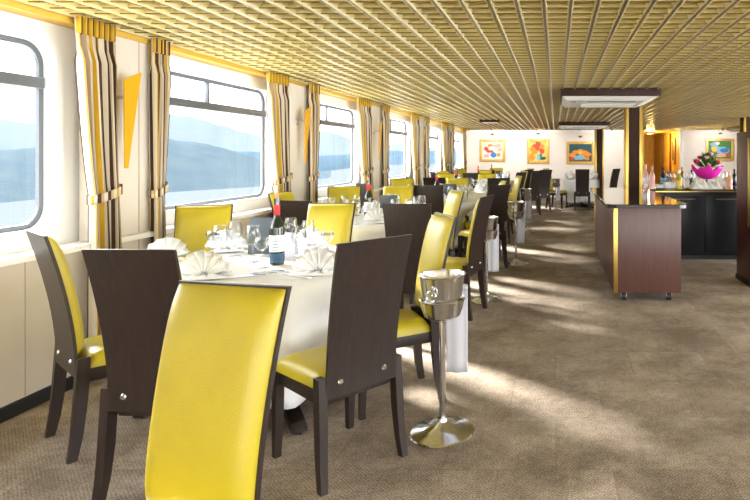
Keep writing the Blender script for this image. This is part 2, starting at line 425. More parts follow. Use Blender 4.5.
# ------------------------------------------------------------------ curtains, sconces
def curtain(yt0, yt1, yw0, yw1, yb0, yb1, label, group=None, pleats=7):
    root = empty('curtain', (-2.79, (yt0+yt1)/2, .06)); oy = (yt0+yt1)/2
    m = MB()
    def sheet(u, v):
        z = 2.125*v                                   # v=0 floor, 1 top
        zz = z+.06; tie = 1.13
        if zz > tie:
            t = (zz-tie)/(2.16-tie); t = t**.75; a, b = yw0+(yt0-yw0)*t, yw1+(yt1-yw1)*t
        else:
            t = ((tie-zz)/tie)**.7; a, b = yw0+(yb0-yw0)*t, yw1+(yb1-yw1)*t
        amp = .026+.018*abs(zz-tie)
        if zz > 2.02: amp = .02
        ph = 2*PI*pleats*u
        return (amp*math.sin(ph)+.008*math.sin(ph*.37+z*2), a+(b-a)*u-oy+.25*(b-a)/pleats*math.sin(2*ph)*.5, z)
    m.grid(sheet, pleats*10, 26, 'stripe', uv=True)
    o = m.build('drape', parent=root, smooth=80, recalc=False); solid(o, .003)
    m = MB()
    def head(u, v):
        ph = 2*PI*pleats*u
        return (.026*math.sin(ph)+.004, yt0+(yt1-yt0)*u-oy, 2.03+.10*v)
    m.grid(head, pleats*10, 2, 'heading', uv=True); solid(m.build('pleated_heading', parent=root, smooth=80, recalc=False), .004)
    m = MB(); n = 20; cy = (yw0+yw1)/2-oy; hw = (yw1-yw0)/2+.012
    def tie(u, v):
        a = 2*PI*u; return (.052*math.cos(a), cy+hw*math.sin(a), 1.05+.055*v+.03*math.sin(a))
    m.grid(tie, n, 1, 'stripe', uv=True, closeu=True); solid(m.build('tie_back', parent=root, smooth=80, recalc=False), .004)
    return tag(root, label, 'curtain', group)
side = ['nearest window', 'second nearest window', 'third nearest window', 'fourth nearest window', 'fifth nearest window', 'farthest window']
for i, (y0, y1) in enumerate(WIN):
    c0, c1 = ((3.31, 3.60), (5.50, 5.93), (7.99, 8.58), (10.95, 11.6), (13.9, 14.75), (16.9, 17.6))[i]; k_ = (c1-c0)/.3
    # far side of the window
    curtain(c0, c1, c0+.11*k_, c1+.04*k_, c0+.10*k_, c1+.06*k_, 'striped yellow and brown curtain tied back at the far side of the '+side[i])
    n0, n1 = ((0, 0), (3.94, 4.10), (6.45, 6.70), (9.2, 9.5), (12.2, 12.5), (15.25, 15.55))[i]
    if i: curtain(n0, n1, n0+.01, n1-.05, n0, n1-.03, 'striped curtain hanging at the near side of the '+side[i], pleats=5)
def sconce(y, label):
    r = empty('wall_sconce', (XP, y, 1.62))
    m = MB(); mi = m.mi('amber')
    pts = [(-.075, .24), (.075, .305), (-.015, -.325), (-.04, -.325)]
    A = [m.bm.verts.new((.075+.02*(p[1] > 0), p[0], p[1])) for p in pts]; B = [m.bm.verts.new((.083+.02*(p[1] > 0), p[0], p[1])) for p in pts]
    m.face(A, mi); m.face(B[::-1], mi)
    for k in range(4): m.face([A[k], A[(k+1) % 4], B[(k+1) % 4], B[k]], mi)
    m.build('lamp_shade', parent=r, smooth=0)
    b = MB(); b.lathe([(0, 0), (.045, 0), (.045, .012), (.03, .02), (0, .02)], 'brushed', 20)
    bo = b.build('wall_plate', parent=r); bo.rotation_euler = (0, PI/2, 0); bo.location = (0, -.06, .13)
    MB().tube([(.01, -.06, .13), (.08, -.04, .13)], .012, 'brushed', 10).build('bracket', parent=r)
    return tag(r, label, 'wall lamp')
for i, y in enumerate((3.69, 6.30, 8.92, 11.85, 15.0)):
    sconce(y, 'amber yellow wedge wall lamp on the pale panel before the '+side[i+1])

# ------------------------------------------------------------------ dining chair
def plate_y(z): return -.20-.112*max(0, (z-.40)/.63)**1.7
def plate_w(z): return .166+.012*max(0, (z-.48)/.55)**1.5+.008*max(0, (.48-z)/.12)
def make_chair():
    r = empty('dining_chair'); tag(r, 'chair', 'chair')
    m = MB(); mi = m.mi('wenge'); nz, nx = 16, 6; rows = []
    for j in range(nz+1):
        z = .365+(1.025-.365)*j/nz; hw = plate_w(z); y = plate_y(z)
        f = [m.bm.verts.new((hw*(2*i/nx-1), y+.007, z)) for i in range(nx+1)]
        b = [m.bm.verts.new((hw*(2*i/nx-1), y-.007, z)) for i in range(nx, -1, -1)]
        rows.append(f+b)
    n = len(rows[0])
    for A, B in zip(rows, rows[1:]):
        for k in range(n): m.face([A[k], A[(k+1) % n], B[(k+1) % n], B[k]], mi)
    m.face(rows[0][::-1], mi); m.face(rows[-1], mi)
    pl = m.build('back_panel', parent=r)
    for s in (-1, 1):
        b = MB().lathe([(0, .006), (.009, .005), (.013, 0), (.013, -.004)], 'steel', 12)
        bo = b.build('bolt', parent=pl); bo.location = (s*.105, plate_y(.42)-.008, .425); bo.rotation_euler = (PI/2, 0, 0)
    m = MB()
    def pad(u, v):
        s = math.sin((u-.5)*PI); t = math.sin((v-.5)*PI)
        z = .742+.278*t; hw = plate_w(z)-.006
        th = .046*max(0, (1-abs(s)**7))**.5*max(0, (1-abs(t)**7))**.5
        return (hw*s, plate_y(z)+.006+th, z)
    m.grid(pad, 18, 22, 'yellow'); m.build('back_cushion', parent=r, smooth=70)
    m = MB()
    def seat(u, v):
        s = math.sin((u-.5)*PI); t = math.sin((v-.5)*PI)
        y = .035+.20*t; hw = .170+.026*(v)
        th = .075*max(0, (1-abs(s)**6))**.4*max(0, (1-abs(t)**6))**.4
        return (hw*s, y, .395+th-.006*math.cos(s*1.5)*math.cos(t*1.5))
    V = m.grid(seat, 16, 16, 'yellow')
    loop = V[0]+[row[-1] for row in V[1:]]+V[-1][-2::-1]+[row[0] for row in V[-2:0:-1]]
    m.face(loop[::-1], 0); m.build('seat_cushion', parent=r, smooth=70)
    m = MB()
    m.box((0, .20, .365), (.33, .025, .06), 'wenge', .003); m.box((0, -.165, .365), (.30, .025, .06), 'wenge', .003)
    for s in (-1, 1): m.box((s*.168, .02, .365), (.022, .36, .06), 'wenge', .003)
    m.build('seat_frame', parent=r)
    for s in (-1, 1):
        l = MB(); l.bar([(s*.180, .205, .396), (s*.180, .207, .2), (s*.182, .212, 0)], [(.040, .046), (.037, .040), (.029, .030)], 'wenge'); l.build('leg', parent=r)
        l = MB(); l.bar([(s*.183, -.180, .455), (s*.183, -.184, .36), (s*.185, -.194, .22), (s*.189, -.206, .10), (s*.194, -.224, 0)],
                        [(.034, .046), (.036, .050), (.036, .048), (.034, .042), (.030, .036)], 'wenge'); l.build('leg', parent=r)
    return r
CH = Proto(make_chair()); CHAIRS = []
def chair(rear, f, label):
    d = math.hypot(*f); f = (f[0]/d, f[1]/d)
    p = (rear[0]+.20*f[0], rear[1]+.20*f[1], 0)
    CHAIRS.append((p[0], p[1], f)); return CH.place(p, rz_of(f), label)
T = [(-1.65, 3.38), (-1.80, 5.66), (-1.68, 7.85), (-1.66, 10.05), (-1.66, 12.25), (-1.62, 14.45), (.68, 15.25)]
ON = ['nearest table', 'second nearest table', 'third nearest table', 'fourth nearest table', 'fifth nearest table', 'farthest window table', 'small table by the far wall']
chair((-.845, 2.486), (-.769, .639), 'dining chair seen from behind, dark wood back, beside the nearest ice bucket')
chair((-.914, 1.468), (-.22, -.976), 'large yellow upholstered dining chair in the foreground, turned its back to the nearest table')
chair((-1.604, 2.255), (.03, 1), 'dark wood backed dining chair pulled up behind the foreground yellow chair')
chair((-2.318, 2.70), (.609, .793), 'yellow and grey-brown dining chair standing sideways against the beige wall by the nearest window')
chair((-2.46, 3.95), (.35, -.94), 'square-backed yellow dining chair under the second window behind the nearest table')
chair((-1.66, 4.10), (-.06, -1), 'yellow dining chair facing us behind the wine bottle and fan napkin of the nearest table')
chair((-.755, 3.35), (-.859, -.512), 'yellow dining chair with its seat showing just behind the nearest ice bucket')
chair((-1.09, 4.27), (0, 1), 'dark brown wood chair back behind the nearest yellow back, at the second table')
chair((-2.02, 4.55), (.3, .95), 'dark grey chair back half hidden behind the nearest wine bottle, at the second table')
chair((-.70, 4.95), (-.97, .20), 'dining chair seen edge on with yellow seat, beside the second ice bucket stand')
chair((-1.08, 5.66), (-.86, -.5), 'pale glaring yellow chair back at the aisle side of the second table')
chair((-2.36, 6.34), (.3, -.95), 'yellow chair back behind the bottle of the second table')
chair((-1.82, 6.50), (.02, -1), 'yellow chair back behind the slate menu of the second table')
chair((-2.54, 5.45), (.95, -.12), 'yellow chair by the window pillar at the wall side of the second table')
chair((-1.50, 6.80), (.0, 1), 'dark wood chair back facing away at the near side of the third table')
chair((-.75, 6.85), (-.75, .66), 'dark wood backed chair turned towards the third nearest table, beside the third ice bucket')
chair((-.82, 7.86), (-.95, -.25), 'yellow backed chair at the aisle side of the third table')
chair((-2.28, 8.52), (.45, -.9), 'yellow chair nearest the wall at the far side of the third table')
chair((-1.52, 8.68), (-.1, -1), 'yellow chair behind the slate menu at the far side of the third table')
chair((-2.34, 7.2), (.7, .7), 'dining chair at the wall side near corner of the third table')
chair((-.92, 8.9), (-.35, .95), 'dark wood chair back at the near aisle corner of the fourth table')
chair((-1.9, 9.05), (.1, 1), 'brown chair back at the near side of the fourth table')
chair((-.72, 9.75), (-.95, -.3), 'thin yellow edge-on chair at the aisle side of the fourth table')
chair((-2.45, 9.75), (.95, .25), 'dining chair at the wall side of the fourth table')
chair((-1.35, 10.85), (-.2, -1), 'yellow chair at the far side of the fourth table, nearer the aisle')
chair((-2.05, 10.8), (.4, -.9), 'yellow chair at the far side of the fourth table, nearer the wall')
sides = [((.0, -1), 'near side'), ((.87, -.5), 'near aisle corner'), ((.87, .5), 'far aisle corner'), ((0, 1), 'far side'), ((-.87, .5), 'far wall corner'), ((-.87, -.5), 'near wall corner')]
for q in (4, 5):
    for (dx, dy), nm in sides:
        k = .95 if dx > 0 else .86
        chair((T[q][0]+dx*(k+.04), T[q][1]+dy*(k+.04)), (-dx, -dy), ('dark backed' if dy < -.4 else 'yellow backed')+' dining chair at the '+nm+' of the '+ON[q])
chair((-.50, 12.95), (-.8, .6), 'dark chair standing out in the aisle between the fifth and the farthest table')
chair((.66, 14.30), (0, 1), 'dark wood chair back in front of the small table by the far wall')
chair((-.16, 14.95), (.85, -.35), 'yellow chair with seat showing at the left of the small table by the far wall')
chair((1.48, 14.75), (-.8, .6), 'dark chair leaning back right of the far dark column, behind the bar trolley')
chair((-.30, 13.75), (-.6, .8), 'pale glaring chair back left of the far yellow chair')

# ------------------------------------------------------------------ tables and cloths
def make_table(rot):
    r = empty('dining_table'); tag(r, 't', 'table')
    MB().lathe([(0, .715), (.58, .715), (.595, .722), (.595, .735), (.58, .742), (0, .742)], 'wenge', 40).build('table_top', parent=r)
    MB().lathe([(0, .72), (.12, .72), (.10, .69), (.05, .66), (.045, .10), (.07, .06), (.07, .045), (0, .045)], 'wenge', 20).build('column', parent=r)
    for k in range(4):
        a = rot+k*PI/2; m = MB()
        pts = [(.0, .085), (.30, .075), (.64, .045), (.69, .03)]
        mi = m.mi('wenge'); rings = []
        d = Vector((math.cos(a), math.sin(a), 0)); n = Vector((-d.y, d.x, 0))
        for q, h in pts: rings.append([m.bm.verts.new(d*q+n*sx*.036+Vector((0, 0, zz))) for sx, zz in ((-1, .012), (1, .012), (1, h), (-1, h))])
        for A, B in zip(rings, rings[1:]):
            for j in range(4): m.face([A[j], A[(j+1) % 4], B[(j+1) % 4], B[j]], mi)
        m.face(rings[0], mi); m.face(rings[-1][::-1], mi); 
        m.box(d*.66+Vector((0, 0, .006)), (.04, .04, .012), 'rubber')
        m.build('foot', parent=r, smooth=0)
    return r
def make_cloth(cx, cy, name, rad, hem, seed):
    rnd = random.Random(seed); m = MB()
    ph = [rnd.uniform(0, 6.28) for _ in range(4)]
    near = []
    for x, y, f in CHAIRS:
        dx, dy = x-cx, y-cy; D = math.hypot(dx, dy)
        if D < 1.0:
            to = -(f[0]*dx+f[1]*dy)/D
            if to > .3: near.append((math.atan2(dy, dx), max(.24, D-.26)))
    def fold(a): return .5*math.sin(9*a+ph[0])+.3*math.sin(14*a+ph[1])+.2*math.sin(5*a+ph[2])
    def pt(u, v):
        a = 2*PI*u; n1 = 7/22
        if v <= n1: q = v/n1; return (rad*q*math.cos(a), rad*q*math.sin(a), .745)
        t = (v-n1)/(1-n1); z = .745-(.745-hem)*t-.012*math.sin(3*a+ph[3])*t
        rr = rad+.012*math.sin(min(t*8, 1)*PI/2)+(.045*fold(a)+.006)*min(1, t*1.6)
        lim = 9
        for an, d in near:
            da = abs((a-an+PI) % (2*PI)-PI); k = max(0, min(1, (da*d-.25)/.22)); k = k*k*(3-2*k)
            lim = min(lim, d+k*(rad+.1-d))
        s = max(0, min(1, (t-.05)/.36)); s = s*s*(3-2*s)
        rr2 = min(rr, lim); rr = rr+(rr2-rr)*s
        return (rr*math.cos(a), rr*math.sin(a), z)
    V = m.grid(pt, 120, 22, 'cloth', closeu=True)
    o = m.build('tablecloth', smooth=80, loc=(cx, cy, 0), weld=True); solid(o, .003, 1)
    return o
ang = math.atan2(2.79-3.38, -1.25+1.65)
TB = Proto(make_table(ang))
for i, (cx, cy) in enumerate(T):
    tb_ = TB.place((cx, cy, 0), 0, 'dark pedestal table under a white cloth, the '+ON[i])
    if i == 6: tb_.scale = (.76, .76, 1)
    rad = .605 if i < 6 else .47
    tag(make_cloth(cx, cy, 'c', rad, .115 if i == 0 else .16, 11+i), 'white floor-length round tablecloth on the '+ON[i], 'tablecloth')
TZ = .750

# ------------------------------------------------------------------ table ware
def make_napkin():
    m = MB(); n = 8
    def fan(u, v):
        k = u*2*n; tri = abs((k % 2)-1)*2-1
        a = math.radians(6+168*u); rr = .012+.112*v
        off = .022*tri*v
        return (rr*math.cos(a), off-.03*v*math.sin(a)+.018, .008+rr*math.sin(a)*1.12)
    m.grid(fan, 2*n, 4, 'napkin')
    def tail(u, v):
        a = math.radians(200+140*u); rr = .03+.09*v
        return (rr*math.cos(a)*1.25, .02-.02*v+rr*math.sin(a)*.42, .004+.022*math.sin(u*PI*3)**2*(1-v)+.004)
    m.grid(tail, 12, 3, 'napkin')
    def back(u, v):
        x = -.09+.18*u; return (x, .02+.075*v, .095*(1-v)*(1-abs(2*u-1)**2)+.004)
    m.grid(back, 8, 4, 'napkin')
    o = m.build('folded_napkin', smooth=20); solid(o, .0025, 0); return tag(o, 'n', 'napkin')
def make_glass(tall=True):
    r = empty('wine_glass'); tag(r, 'g', 'glass')
    h = .215 if tall else .17; b = .095
    MB().lathe([(.0, .0), (.036, 0), (.036, .002), (.006, .007), (0, .008)], 'glass', 20).build('foot', parent=r)
    MB().lathe([(.0045, .006), (.0035, .05), (.0045, b)], 'glass', 8).build('stem', parent=r)
    MB().lathe([(.0, b), (.02, b+.006), (.036, b+.028), (.041, b+.055), (.038, h-.03), (.032, h), (.0305, h), (.036, h-.03), (.039, b+.055), (.034, b+.03), (.018, b+.009), (0, b+.004)], 'glass', 24).build('bowl', parent=r)
    return r
def make_bottle():
    r = empty('wine_bottle'); tag(r, 'b', 'bottle')
    MB().lathe([(0, 0), (.036, 0), (.040, .005), (.040, .205), (.037, .228), (.022, .258), (.0165, .275), (.0155, .365), (.017, .367), (.017, .380), (0, .380)], 'bottle', 28).build('bottle_body', parent=r)
    MB().lathe([(.0168, .285), (.0172, .287), (.0168, .345), (.0160, .345)], 'red', 20).build('capsule', parent=r)
    MB().lathe([(0, .380), (.011, .380), (.012, .41), (.009, .414), (0, .414)], 'cork', 16).build('cork', parent=r)
    m = MB()
    def lab(z0, z1): return lambda u, v: (.0407*math.cos(-PI/2+(u-.5)*3.4), .0407*math.sin(-PI/2+(u-.5)*3.4), z0+(z1-z0)*v)
    m.grid(lab(.075, .17), 20, 1, 'label')
    lo = m.build('label', parent=r, recalc=False)
    for k in range(4):
        mm = MB(); mm.grid(lambda u, v, k=k: (.0411*math.cos(-PI/2+(u-.5)*(1.0-.15*k)), .0411*math.sin(-PI/2+(u-.5)*(1.0-.15*k)), .085+.016*k+.003*v), 8, 1, 'slate'); mm.build('print_line', parent=lo, recalc=False)
    m = MB(); m.grid(lab(.015, .066), 20, 1, 'labelblue'); m.build('lower_label', parent=r, recalc=False)
    return r
def make_menu():
    r = empty('menu_card'); tag(r, 'm', 'menu')
    m = MB(); q = Matrix.Rotation(-.16, 3, 'X'); m.box((0, .0, .115), (.17, .004, .23), 'slate', .0015, rot=q); m.build('front_cover', parent=r)
    m = MB(); q = Matrix.Rotation(.30, 3, 'X'); m.box((0, .052, .112), (.17, .004, .226), 'slate', .0015, rot=q); m.build('rear_cover', parent=r)
    return r
def make_fork(knife=False):
    m = MB()
    if knife:
        m.box((0, -.05, .004), (.014, .10, .006), 'steel', .002); m.box((.002, .05, .004), (.018, .11, .002), 'steel')
    else:
        m.box((0, -.04, .004), (.010, .12, .004), 'steel', .0015); m.box((0, .035, .005), (.022, .03, .003), 'steel', .001)
        for k in range(4): m.box((-.009+.006*k, .07, .006), (.003, .05, .002), 'steel')
    return tag(m.build('table_knife' if knife else 'table_fork'), 'k', 'knife' if knife else 'fork')
def make_shaker():
    r = empty('salt_shaker'); tag(r, 's', 'shaker')
    MB().lathe([(0, 0), (.022, 0), (.024, .01), (.016, .075), (0, .075)], 'glass', 18).build('jar', parent=r)
    MB().lathe([(.017, .073), (.018, .09), (.010, .105), (0, .108)], 'steel', 18).build('lid', parent=r)
    return r
NP, WG, BT, MN, FK, KN, SH = Proto(make_napkin()), Proto(make_glass()), Proto(make_bottle()), Proto(make_menu()), Proto(make_fork()), Proto(make_fork(True)), Proto(make_shaker())
WT = make_glass(False); WT.name = 'water_glass'; WTP = Proto(WT)
def pix(px, py, z=TZ):
    Y = (HC-z)*F/(py-VY); return ((px-VX)*Y/F, Y, z)
def face_cam(p): return math.atan2(-p[0], p[1]) * 1.0
# nearest table, piece by piece
for (px, py, rz, lb) in ((203, 279, .25, 'large fan-folded white napkin at the near left of the nearest table'),
                         (317, 275, .15, 'creamy fan-folded napkin at the near right of the nearest table, beside the dark chair back'),
                         (166, 262, .9, 'white folded napkin at the wall-side edge of the nearest table'),
                         (226, 252, .3, 'fan-folded napkin in front of the square yellow chair back'),
                         (311, 249, -.2, 'fan-folded napkin right of the lilac card in front of the yellow chair')):
    NP.place(pix(px, py), rz, lb)
for (px, py, lb) in ((220, 262, 'stemmed wine glass left of the bottle, before the far left napkin'), (235, 256, 'stemmed wine glass behind the left one, against the yellow chair back'),
                     (253, 262, 'stemmed wine glass just left of the wine bottle'), (299, 262, 'stemmed wine glass just right of the lilac card'), (308, 254, 'stemmed wine glass before the right-hand far napkin'), (291, 250, 'wine glass behind the lilac card')):
    WG.place(pix(px, py), 0, lb)
for (px, py, lb) in ((262, 268, 'short water glass at the foot of the wine bottle'), (213, 258, 'short water glass before the far left napkin'), (327, 258, 'short water glass between the two right-hand napkins')):
    WTP.place(pix(px, py), 0, lb)
BT.place(pix(277, 264), .25, 'dark red wine bottle with red capsule and cork on the nearest table')
MN.place(pix(263, 254), .1, 'slate grey standing menu card behind the nearest wine bottle')
lc = empty('lilac_card', pix(289, 257), -.1); tag(lc, 'pale lilac standing card right of the nearest wine bottle', 'card')
MB().box((0, 0, .075), (.075, .004, .15), 'lilac', .001, rot=Matrix.Rotation(-.1, 3, 'X')).build('card_face', parent=lc)
MB().box((0, .03, .073), (.075, .004, .147), 'lilac', .001, rot=Matrix.Rotation(.3, 3, 'X')).build('card_back', parent=lc)
for (px, py, rz, lb) in ((245, 277, -1.15, 'steel fork right of the near left napkin, nearer the table edge'), (257, 275, -1.1, 'steel fork beside the near left napkin, farther from the edge'), (290, 273, 1.15, 'steel fork left of the near right napkin')):
    FK.place(pix(px, py), rz, lb)
for (px, py, rz, lb) in ((268, 272, -1.05, 'steel knife lying before the nearest wine bottle'), (297, 277, 1.1, 'steel knife nearest the table edge left of the near right napkin'), (248, 262, .6, 'steel knife left of the bottle under the wine glasses')):
    KN.place(pix(px, py), rz, lb)
# the other tables
for i in range(1, 7):
    cx, cy = T[i]; nm = ON[i]
    if i < 6:
        bx = {1: (369-VX)*5.6/F, 2: (438-VX)*7.85/F, 3: (456-VX)*10/F}.get(i, cx)
        BT.place((bx, cy-.08, TZ), .2, 'red wine bottle with red capsule on the '+nm)
        MN.place((bx+.16, cy+.04, TZ), .05, 'slate grey menu card standing on the '+nm)
    n = 6 if i < 6 else 4
    for k in range(n):
        a = -PI/2+.35+2*PI*k/n; p = (cx+.43*math.cos(a), cy+.43*math.sin(a), TZ)
        NP.place(p, a+PI/2, 'fan-folded white napkin on the '+nm, 'napkins on the '+nm)
        for da, rr in ((.42, .40), (.66, .47)):
            if i >= 4 and rr > .45: continue
            q = (cx+rr*math.cos(a+da), cy+rr*math.sin(a+da), TZ)
            WG.place(q, 0, 'stemmed wine glass on the '+nm, 'wine glasses on the '+nm)
    if i == 1:
        for q, lb in ((-.02, 'glass shaker with steel lid right of the second bottle'), (.09, 'glass shaker with steel lid before the second menu card')):
            SH.place((bx+.12+q, cy-.2, TZ), 0, lb)

# ------------------------------------------------------------------ ice bucket stands
def make_stand():
    r = empty('bucket_stand'); tag(r, 's', 'stand')
    MB().lathe([(0, 0), (.160, 0), (.161, .006), (.155, .012), (.10, .022), (.05, .040), (.026, .062), (.022, .075), (0, .075)], 'steel', 44).build('base', parent=r)
    MB().lathe([(.0155, .07), (.0155, .55), (.021, .555), (.021, .575), (0, .575)], 'steel', 20).build('pole', parent=r)
    MB().lathe([(0, .57), (.065, .572), (.088, .585), (.100, .62), (.108, .655), (.113, .665), (.108, .668), (.098, .66), (.085, .60), (0, .585)], 'steel', 40).build('holder_bowl', parent=r)
    return r
def make_bucket():
    r = empty('ice_bucket'); tag(r, 'b', 'bucket')
    MB().lathe([(0, 0), (.082, 0), (.088, .006), (.108, .165), (.115, .176), (.1175, .179), (.115, .183), (.108, .181), (.103, .165), (.083, .012), (0, .012)], 'steel', 48).build('bucket_body', parent=r)
    a = math.radians(-106)
    for s in (0, PI):
        d = Vector((math.cos(a+s), math.sin(a+s), 0)); n = Vector((-d.y, d.x, 0)); k = MB()
        k.tube([d*.094+Vector((0, 0, .118)), d*.114+Vector((0, 0, .118))], [.010, .013], 'brushed', 12)
        ko = k.build('handle_knob', parent=r)
        t = MB(); t.tube([d*(.111-.014*math.cos(q)*.0)+n*.024*math.sin(q)+Vector((0, 0, .092+.026*math.cos(q)))+d*.004 for q in (2*PI*j/22 for j in range(23))], .0036, 'steel', 8, cap=False)
        t.build('ring', parent=ko)
    return r
def make_service_cloth():
    m = MB()
    def sh(u, v): return (-.055+.11*u, .006*math.sin(u*9)+.01*v*(1-v), -.46*v)
    m.grid(sh, 12, 8, 'service')
    def tp(u, v): return (-.055+.11*u, -.035*v+.006*math.sin(u*9), -.02*v*v)
    m.grid(tp, 12, 3, 'service')
    o = m.build('service_cloth', smooth=60); solid(o, .006, 0); return tag(o, 'c', 'cloth')
ST, BK, SC = Proto(make_stand()), Proto(make_bucket()), Proto(make_service_cloth())
on = ['nearest', 'second', 'third', 'fourth', 'farthest']
for k, (x, y) in enumerate(((-.565, 2.834), (-.66, 5.42), (-.507, 7.22), (-.54, 9.96), (.0, 14.15))):
    ST.place((x, y, 0), 0, 'polished steel stand with round base carrying the %s ice bucket in the aisle' % on[k])
    BK.place((x, y, .610), 0, 'polished steel ice bucket with ring handles, the %s one along the aisle' % on[k])
    d = Vector((x, y, 0)).normalized()
    SC.place((x+.045, y+.156, .70), 0, 'white service cloth hanging behind the %s ice bucket stand' % on[k])

# ------------------------------------------------------------------ pictures on the far wall
def picture(x0, x1, y0, y1, kind, label):
    Y = BACK-.035; X0, X1 = (x0-VX)*Y/F, (x1-VX)*Y/F; Z1_, Z0_ = HC+(VY-y0)*Y/F, HC+(VY-y1)*Y/F
    w_, h_ = X1-X0, Z1_-Z0_; r = empty('framed_painting', ((X0+X1)/2, BACK, (Z0_+Z1_)/2)); tag(r, label, 'painting')
    fw = .085
    m = MB()
    for s in (-1, 1):
        m.box((s*(w_/2-fw/2), -.025, 0), (fw, .05, h_), 'frame', .012); m.box((0, -.025, s*(h_/2-fw/2)), (w_-2*fw+.01, .05, fw), 'frame', .012)
    m.build('picture_frame', parent=r)
    m = MB(); iw, ih = w_-2*fw, h_-2*fw; rnd = random.Random(label)
    bgm = {'a': 'p_white', 'b': 'p_yellow', 'c': 'p_teal', 'd': 'p_green'}[kind]
    m.box((0, -.012, 0), (iw+.01, .02, ih+.01), bgm); lay = [0]
    def blob(cx, cz, rx, rz_, mt, n=14):
        lay[0] += 1; mi = m.mi(mt); yv = -.0225-.0004*lay[0]; vs = []
        for k in range(n):
            a = 2*PI*k/n; q = rnd.uniform(.78, 1.15)
            vs.append(m.bm.verts.new((max(-iw/2, min(iw/2, iw*(cx+rx*q*math.cos(a)))), yv, max(-ih/2, min(ih/2, ih*(cz+rz_*q*math.sin(a)))))))
        m.face(vs, mi)
    if kind == 'a':
        for cx, cz in ((-.3, .1), (-.12, .28), (.12, .22), (.3, .3), (-.2, -.02), (.35, .05)): blob(cx, cz, .13, .12, rnd.choice(['p_red', 'p_pink', 'p_orange', 'p_pink']))
        blob(.0, .1, .2, .14, 'p_white'); blob(-.3, -.32, .16, .1, 'p_pink'); blob(.05, -.25, .15, .17, 'p_blue'); blob(.3, -.25, .12, .1, 'p_orange'); blob(-.05, -.05, .1, .08, 'p_red')
    if kind == 'b':
        blob(-.35, -.3, .15, .22, 'p_orange')
        for cx, cz in ((0, .15), (-.22, .22), (.22, .22), (-.2, -.02), (.22, 0), (0, .36), (-.33, .1)): blob(cx, cz, .17, .14, rnd.choice(['p_red', 'p_red', 'p_orange']))
        blob(.02, -.3, .12, .17, 'p_sky'); blob(.28, -.36, .2, .09, 'p_teal'); blob(.16, -.2, .08, .1, 'p_green')
    if kind == 'c':
        for cx, cz in ((-.22, .02), (0, .1), (.2, .02), (.05, -.04), (.32, -.1), (-.35, -.12)): blob(cx, cz, .16, .13, 'p_orange')
        blob(0, .02, .1, .08, 'p_yellow'); blob(-.05, -.28, .28, .16, 'p_sky'); blob(.3, -.33, .12, .1, 'p_orange'); blob(-.36, -.34, .09, .09, 'p_red'); blob(0, -.44, .5, .05, 'p_brown')
    if kind == 'd':
        blob(-.2, .3, .25, .16, 'p_sky'); blob(.2, .28, .3, .14, 'p_green'); blob(.12, -.02, .34, .2, 'p_sky'); blob(.2, -.03, .22, .13, 'p_blue'); blob(-.25, .05, .14, .18, 'p_yellow'); blob(.1, -.32, .3, .12, 'p_pink'); blob(-.3, -.3, .18, .15, 'p_green'); blob(.35, -.3, .12, .12, 'p_red'); blob(-.1, .38, .1, .09, 'p_white')
    m.build('canvas', parent=r, smooth=0)
    l = MB(); l.tube([(0, -.001, h_/2+.12), (0, -.09, h_/2+.17)], .008, 'alu', 8); l.tube([(-.05, -.10, h_/2+.17), (.05, -.10, h_/2+.17)], .022, 'alu', 10)
    lo = l.build('picture_lamp', loc=r.location); tag(lo, 'small grey picture lamp above the '+label.split(' hanging')[0], 'lamp')
picture(479.6, 505.2, 139.4, 161.6, 'a', 'square gilt framed painting of pink and red flowers hanging by the window wall')
picture(527, 549.4, 138.8, 163.6, 'b', 'upright framed painting of red flowers on yellow hanging in the middle of the far wall')
picture(566.6, 594.2, 141.6, 164.2, 'c', 'wide gilt framed painting of orange fruit on dark teal hanging beside the far column')
picture(706, 734, 138.6, 161, 'd', 'framed colourful landscape with blue water hanging behind the pink bouquet')

